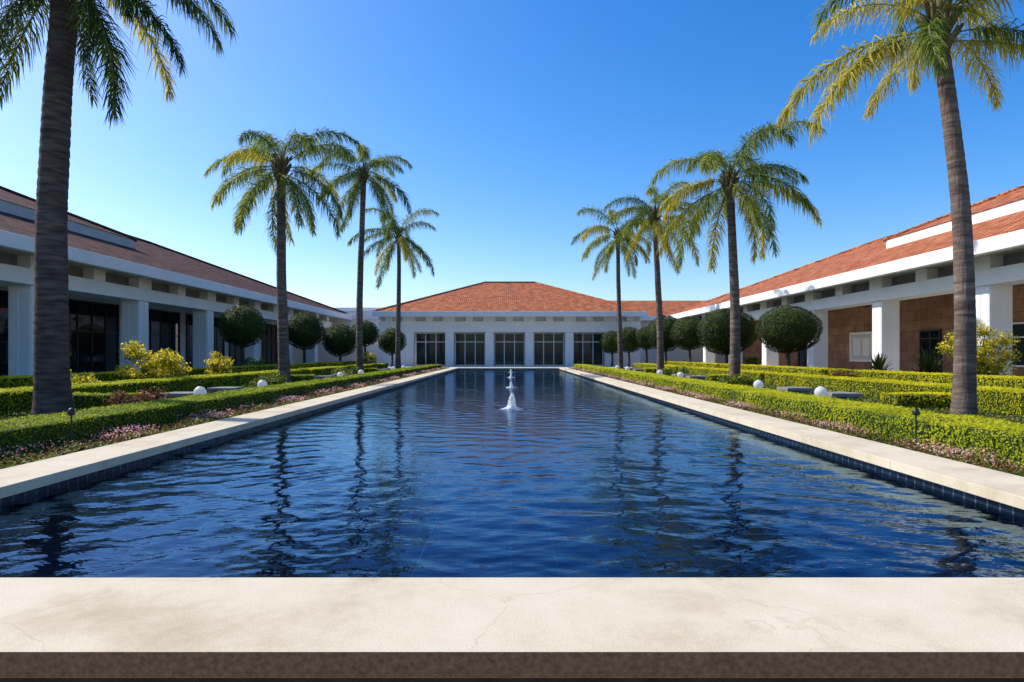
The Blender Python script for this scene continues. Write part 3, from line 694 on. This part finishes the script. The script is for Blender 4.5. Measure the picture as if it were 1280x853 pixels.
def scatter(x0, x1, y0, y1, items):
    lb = LB()
    for mk_i, dens_k, size_k, za, zb, thr in items:
        y = y0
        while y < y1:
            ye = min(y + 2, y1); s_ = leaf_size(y, size_k); n = int(dens_k * (x1 - x0) * (ye - y) / (s_ * s_))
            P = np.stack([rng.uniform(x0, x1, n), rng.uniform(y, ye, n), np.zeros(n)], 1)
            cl = clump(P, 1.0, mk_i)
            keep = cl + rng.normal(0, .06, n) > thr; P = P[keep]; cl = cl[keep]
            hgt = .35 + .65 * clump(P, 2.3, 1.7)
            P[:, 2] = za + (zb - za) * rng.uniform(.2, 1, len(P)) * hgt
            lb.leaves(P, np.tile(np.array([0, 0, 1.0]), (len(P), 1)), s_, mk_i, np.clip(cl * .6 + rng.uniform(-.1, .5, len(P)), 0, 1), .6, .7)
            y = ye
    return lb
for s, sd in ((-1, 'left'), (1, 'right')):
    a, b_ = (-6.07, -5.34) if s < 0 else (5.04, 5.57)
    lb = scatter(a, b_, 2.9, 56, [(0, 1.5, 1.15, .28, .46, .0), (1, .8, 1.1, .3, .50, .36), (2, .5, .8, .38, .56, .48)])
    o = lb.build('flower_bed', [M['cover'], M['redleaf'], M['pink']], None, ((a + b_) / 2, 30, .28))
    tag(o, f'strip of pink flowers and small leaves along the {sd} coping', 'flowers', None, 'stuff')
    a, b_ = (-10.7, -6.9) if s < 0 else (6.55, 10.7)
    lb = scatter(a, b_, 5, 56, [(0, .8, 1.3, .28, .42, .1), (1, .25, 1.3, .28, .42, .6)])
    a2, b2 = (-17.8, -11.7) if s < 0 else (11.7, 17.8)
    l2 = scatter(a2, b2, 8, 57, [(0, .7, 1.5, .28, .55, .1)])
    for V_, F_, M_, T_ in zip(l2.V, l2.F, l2.M, l2.T): lb.V.append(V_); lb.F.append(F_ + lb.n); lb.M.append(M_); lb.T.append(T_)
    o = lb.build('ground_cover', [M['cover'], M['redleaf']], None, (s * 12, 30, .28))
    tag(o, f'low leafy ground cover between the {sd} hedges', 'ground cover', None, 'stuff')

def topiary(x, y, d, zc, label, squash=1.0):
    t = thing('topiary_tree', label, 'topiary tree', (x, y, .28), 'clipped ball trees before the colonnades')
    r = d / 2; tr = random.Random(int(x * 31 + y * 17))
    m = MB()
    m.tube([(x, y, .2), (x + .04, y, .28 + (zc - r) * .5), (x, y + .03, zc - r * .75)], [.13, .10, .09], 9)
    for k in range(7):
        a = k * .9 + tr.random(); p = Vector((x, y, zc - r * .85 + .04 * k))
        m.tube([p, p + Vector((math.cos(a) * r * .45, math.sin(a) * r * .45, r * .5)), p + Vector((math.cos(a) * r * .7, math.sin(a) * r * .7, r * .85))], [.06, .04, .015], 6)
    m.build('trunk', M['wood'], t, smooth=True)
    lb = LB(); s_ = leaf_size(y, .95); n = int(4 * math.pi * r * r / (s_ * s_) * 2.4)
    D = rng.normal(0, 1, (n, 3)); D /= np.linalg.norm(D, axis=1, keepdims=True)
    ph = x * 1.3 + y
    lump = (clump(D * 2.2, 1.0, ph) - .5) * .13 + (clump(D * 5, 1.0, ph + 3) - .5) * .07
    rr = r * (1 + lump + rng.normal(0, .022, n)); rr *= np.where(rng.random(n) < .2, rng.uniform(.78, 1, n), 1)
    SQ = np.array([1, 1, .94 * squash])
    P = D * rr[:, None] * SQ + np.array([x, y, zc])
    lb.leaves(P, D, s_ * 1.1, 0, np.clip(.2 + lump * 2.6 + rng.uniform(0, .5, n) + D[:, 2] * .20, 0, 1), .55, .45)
    nu, nv = 20, 12
    uu, vv = np.meshgrid(np.linspace(0, 2 * np.pi, nu, endpoint=False), np.linspace(.12, np.pi - .12, nv))
    Dd = np.stack([np.sin(vv) * np.cos(uu), np.sin(vv) * np.sin(uu), np.cos(vv)], -1).reshape(-1, 3)
    lm = (clump(Dd * 2.2, 1.0, ph) - .5) * .13
    Vc = Dd * (r * .88 * (1 + lm))[:, None] * SQ + np.array([x, y, zc])
    Fc = [(i * nu + k, (i + 1) * nu + k, (i + 1) * nu + (k + 1) % nu, i * nu + (k + 1) % nu) for i in range(nv - 1) for k in range(nu)]
    lb.add(Vc, np.array(Fc), 1, np.zeros(len(Vc)))
    lb.build('crown', [M['topi'], M['core']], t)
def at(px, Y): return (px - 638) / 800 * Y
def zat(py, Y): return EYE - (py - 443) / 800 * Y
for px, py, dpx, Y_, sq, lb in [
    (303, 408, 54, 34.6, 1, 'round clipped tree on the left nearest the camera'),
    (380, 414, 48, 44.5, 1, 'round clipped tree just right of the second left palm'),
    (425, 426, 42, 52.0, 1, 'low round clipped tree left of the tallest palm trunk'),
    (456, 417, 34, 57.0, 1, 'small round clipped tree behind the tallest left palm trunk'),
    (490, 427, 34, 59.0, 1, 'round clipped tree beside the left end of the pavilion'),
    (985, 412, 74, 33.7, .84, 'round clipped tree on the right nearest the camera'),
    (908, 415, 70, 42.0, .84, 'broad round clipped tree just behind the second right palm'),
    (862, 417, 46, 48.0, .95, 'round clipped tree left of the second right palm trunk'),
    (832, 417, 46, 53.5, 1, 'tall round clipped tree between second and third right palms'),
    (808, 423, 30, 59.0, 1, 'small round clipped tree left of the third right palm trunk'),
    (786, 425, 34, 60.0, 1, 'round clipped tree beside the right end of the pavilion'),
    (765, 428, 30, 61.5, 1, 'round clipped tree behind the last right palm trunk')]:
    topiary(at(px, Y_), Y_, dpx / 800 * Y_, zat(py, Y_), lb, sq)

def bush(x, y, rx, h, mats, label, cat='shrub', name='flowering_shrub', fl=.5, group=None, nb=16):
    t = thing(name, label, cat, (x, y, .28), group); br = np.random.default_rng(int(abs(x * 91) + y * 13))
    m = MB(); lb = LB(); s_ = leaf_size(y, 1.4)
    for k in range(nb):
        a = br.uniform(0, 6.28); q = math.sqrt(br.uniform(0, 1)) * rx * .75; zt = .28 + h * br.uniform(.3, 1.0) * (1 - .35 * q / rx)
        c = np.array([x + q * math.cos(a), y + q * math.sin(a), zt])
        m.tube([(x + br.uniform(-.1, .1), y + br.uniform(-.1, .1), .2), tuple((c + np.array([x, y, .28])) / 2 + np.array([0, 0, .1])), tuple(c)], [.028, .02, .008], 5)
        rad = rx * br.uniform(.20, .36); n = int(22 * (rad / s_) ** 2)
        D = br.normal(0, 1, (n, 3)); D /= np.linalg.norm(D, axis=1, keepdims=True)
        P = c + D * (rad * br.uniform(.2, 1.15, n))[:, None] * np.array([1, 1, .8]); P[:, 2] = np.maximum(P[:, 2], .3)
        isf = (br.random(n) < fl) & (D[:, 2] > -.25)
        lb.leaves(P[~isf], D[~isf], s_, 0, br.uniform(0, 1, (~isf).sum()), .5, .6)
        if isf.any(): lb.leaves(P[isf], D[isf], s_ * .9, 1, br.uniform(0, 1, isf.sum()), .8, .6)
    m.build('stems', M['wood'], t); lb.build('foliage', mats, t)
YM = [M['yleaf'], M['yellow']]
bush(-12.3, 21.8, 1.25, 1.9, YM, 'large yellow flowering shrub left of the second left palm', fl=.6)
bush(-12.2, 26.6, .85, 1.45, YM, 'smaller yellow flowering shrub beside the second left palm', fl=.55)
bush(-11.6, 52, .9, 1.7, YM, 'yellow flowering shrub far along the left garden', fl=.4)
bush(-12.3, 18.0, .7, .9, YM, 'low yellow tinged shrub right of the left foreground palm', fl=.3)
bush(14.9, 20.6, 1.2, 2.35, YM, 'yellow flowering shrub beside the right foreground palm', fl=.45, nb=20)
GM = [M['redleaf'], M['pink']]
CM = [M['cover'], M['yellow']]
SG = 'low mounded shrubs in the garden beds'
for x, y, rx, h, mt, lb in [
    (-8.6, 15.0, .8, .5, GM, 'bronze leaved low shrub behind the left foreground palm'),
    (-9.0, 23.5, .9, .55, CM, 'green mounded shrub between first and second left palms'),
    (-9.2, 36.0, .9, .55, CM, 'green mounded shrub between second and third left palms'),
    (8.7, 24.5, .8, .5, CM, 'green mounded shrub in front of the second right palm'),
    (12.4, 24.0, .7, .75, GM, 'bronze leaved shrub behind the second right hedge'),
    (9.2, 36.0, .9, .55, CM, 'green mounded shrub between second and third right palms'),
    (-15.5, 39.0, .9, 1.2, CM, 'dark green shrub beside the left colonnade'),
    (15.6, 41.0, .9, 1.2, CM, 'dark green shrub beside the right colonnade')]:
    bush(x, y, rx, h, mt, lb, 'shrub', 'garden_shrub', .04, SG, 12)

def yucca(x, y, z, r, label):
    t = thing('spiky_plant', label, 'plant', (x, y, z)); br = np.random.default_rng(int(y * 7)); lb = LB()
    for k in range(70):
        a = br.uniform(0, 6.28); el = R(br.uniform(5, 85)); ln = r * br.uniform(.7, 1.1)
        d = np.array([math.cos(a) * math.cos(el), math.sin(a) * math.cos(el), math.sin(el)]); sd = np.array([-math.sin(a), math.cos(a), 0]) * .045
        b0 = np.array([x, y, z + .3]); m1 = b0 + d * ln * .55; m2 = b0 + d * ln + np.array([0, 0, -.25 * ln * math.cos(el)])
        V = np.array([b0 - sd * .6, b0 + sd * .6, m1 + sd, m1 - sd, m2 + sd * .1, m2 - sd * .1]); lb.add(V, np.array([(0, 1, 2, 3), (3, 2, 4, 5)]), 0, np.full(6, br.uniform(0, .8)))
    lb.build('leaves', [M['topi']], t)
    MB().tube([(x, y, z - .05), (x, y, z + .45)], [.12, .09], 9).build('stem', M['wood'], t, smooth=True)
yucca(16.6, 25.3, .28, 1.5, 'dark spiky plant before the sandstone wall near the right foreground palm')
yucca(16.4, 28.5, .28, 1.2, 'dark spiky plant before the sandstone wall left of the larger one')

# ------------------------------------------------------------------ lamps, blocks, path lights
def globe(x, y, label, g):
    t = thing('garden_lamp', label, 'garden lamp', (x, y, .28), g)
    MB().tube([(x, y, .26), (x, y, .40), (x, y, .402), (x, y, .44)], [.10, .10, .07, .07], 14).build('base', M['black'], t, smooth=False)
    n = 10; pts = [(x, y, .44 + .32 * (1 - math.cos(math.pi * i / n)) / 2) for i in range(n + 1)]
    MB().tube(pts, [max(.045, .16 * math.sin(math.pi * i / n)) for i in range(n + 1)], 20).build('globe', M['globe'], t, smooth=True)
def block(x, y, label, g):
    t = thing('concrete_block_seat', label, 'concrete seat', (x, y, .28), g)
    MB().box(x - .34, x + .34, y - .34, y + .34, .2, .42).build('plinth', M['concrete'], t, bevel=.01)
    MB().box(x - .42, x + .42, y - .42, y + .42, .424, .53).build('seat', M['concrete'], t, bevel=.015)
for s, sd in ((-1, 'left'), (1, 'right')):
    for k, wh in enumerate(('between the first and second palms', 'between the second and third palms', 'between the third and fourth palms')):
        y = 16.7 + 13.8 * k
        globe(s * 8.1, y, f'white globe lamp on the {sd}, nearer of the pair {wh}', 'white globe lamps along the garden beds')
        globe(s * 8.1, y + 4.2, f'white globe lamp on the {sd}, farther of the pair {wh}', 'white globe lamps along the garden beds')
        block(s * 9.2, y + 1.2, f'grey concrete block seat on the {sd}, nearer one {wh}', 'concrete block seats in the garden')
        block(s * 9.2, y + 4.0, f'grey concrete block seat on the {sd}, farther one {wh}', 'concrete block seats in the garden')
    x = -5.9 if s < 0 else 5.45
    t = thing('path_light', f'thin black stake light in the {sd} flower strip', 'path light', (x, 8.6, .28))
    MB().tube([(x, 8.6, .2), (x, 8.6, .78)], [.011, .011], 8).build('stake', M['black'], t)
    MB().tube([(x, 8.6, .78), (x, 8.6, .80), (x, 8.6, .86), (x, 8.6, .88)], [.03, .05, .035, .01], 12).build('lamp_head', M['black'], t, smooth=True)

# ------------------------------------------------------------------ light, sky, camera
sd = Vector((-0.68, 0.26, 0.685)).normalized()
el = math.asin(sd.z); rot = math.atan2(sd.x, sd.y)
ld = bpy.data.lights.new('sun', 'SUN'); ld.energy = 5.0; ld.angle = R(.5); ld.color = (1, .95, .865)
lo = bpy.data.objects.new('sun', ld); COL.objects.link(lo); lo.rotation_euler = (-sd).to_track_quat('-Z', 'Y').to_euler(); lo.location = (0, 0, 30)
wd = bpy.data.worlds.new('World'); scene.world = wd; wd.use_nodes = True
t = wd.node_tree; bg = t.nodes['Background']
sk = t.nodes.new('ShaderNodeTexSky'); sk.sky_type = 'NISHITA'; sk.sun_disc = False
sk.sun_elevation = el; sk.sun_rotation = rot; sk.air_density = 1.0; sk.dust_density = 1.2; sk.ozone_density = 3.2
hs = t.nodes.new('ShaderNodeHueSaturation'); hs.inputs['Hue'].default_value = 0.508; hs.inputs['Saturation'].default_value = 1.43; hs.inputs['Value'].default_value = 1.44
t.links.new(sk.outputs[0], hs.inputs['Color']); t.links.new(hs.outputs[0], bg.inputs['Color'])
bg.inputs['Strength'].default_value = 0.15
cd = bpy.data.cameras.new('camera'); co = bpy.data.objects.new('camera', cd); COL.objects.link(co)
co.location = (0, 0, EYE); co.rotation_euler = (R(90), 0, 0)
cd.sensor_width = 36; cd.lens = 22.5; cd.shift_y = 16.5 / 1280; cd.shift_x = 2 / 1280; cd.clip_end = 6000; cd.clip_start = .05
scene.camera = co
scene.view_settings.view_transform = 'Standard'; scene.view_settings.look = 'None'; scene.view_settings.exposure = 0
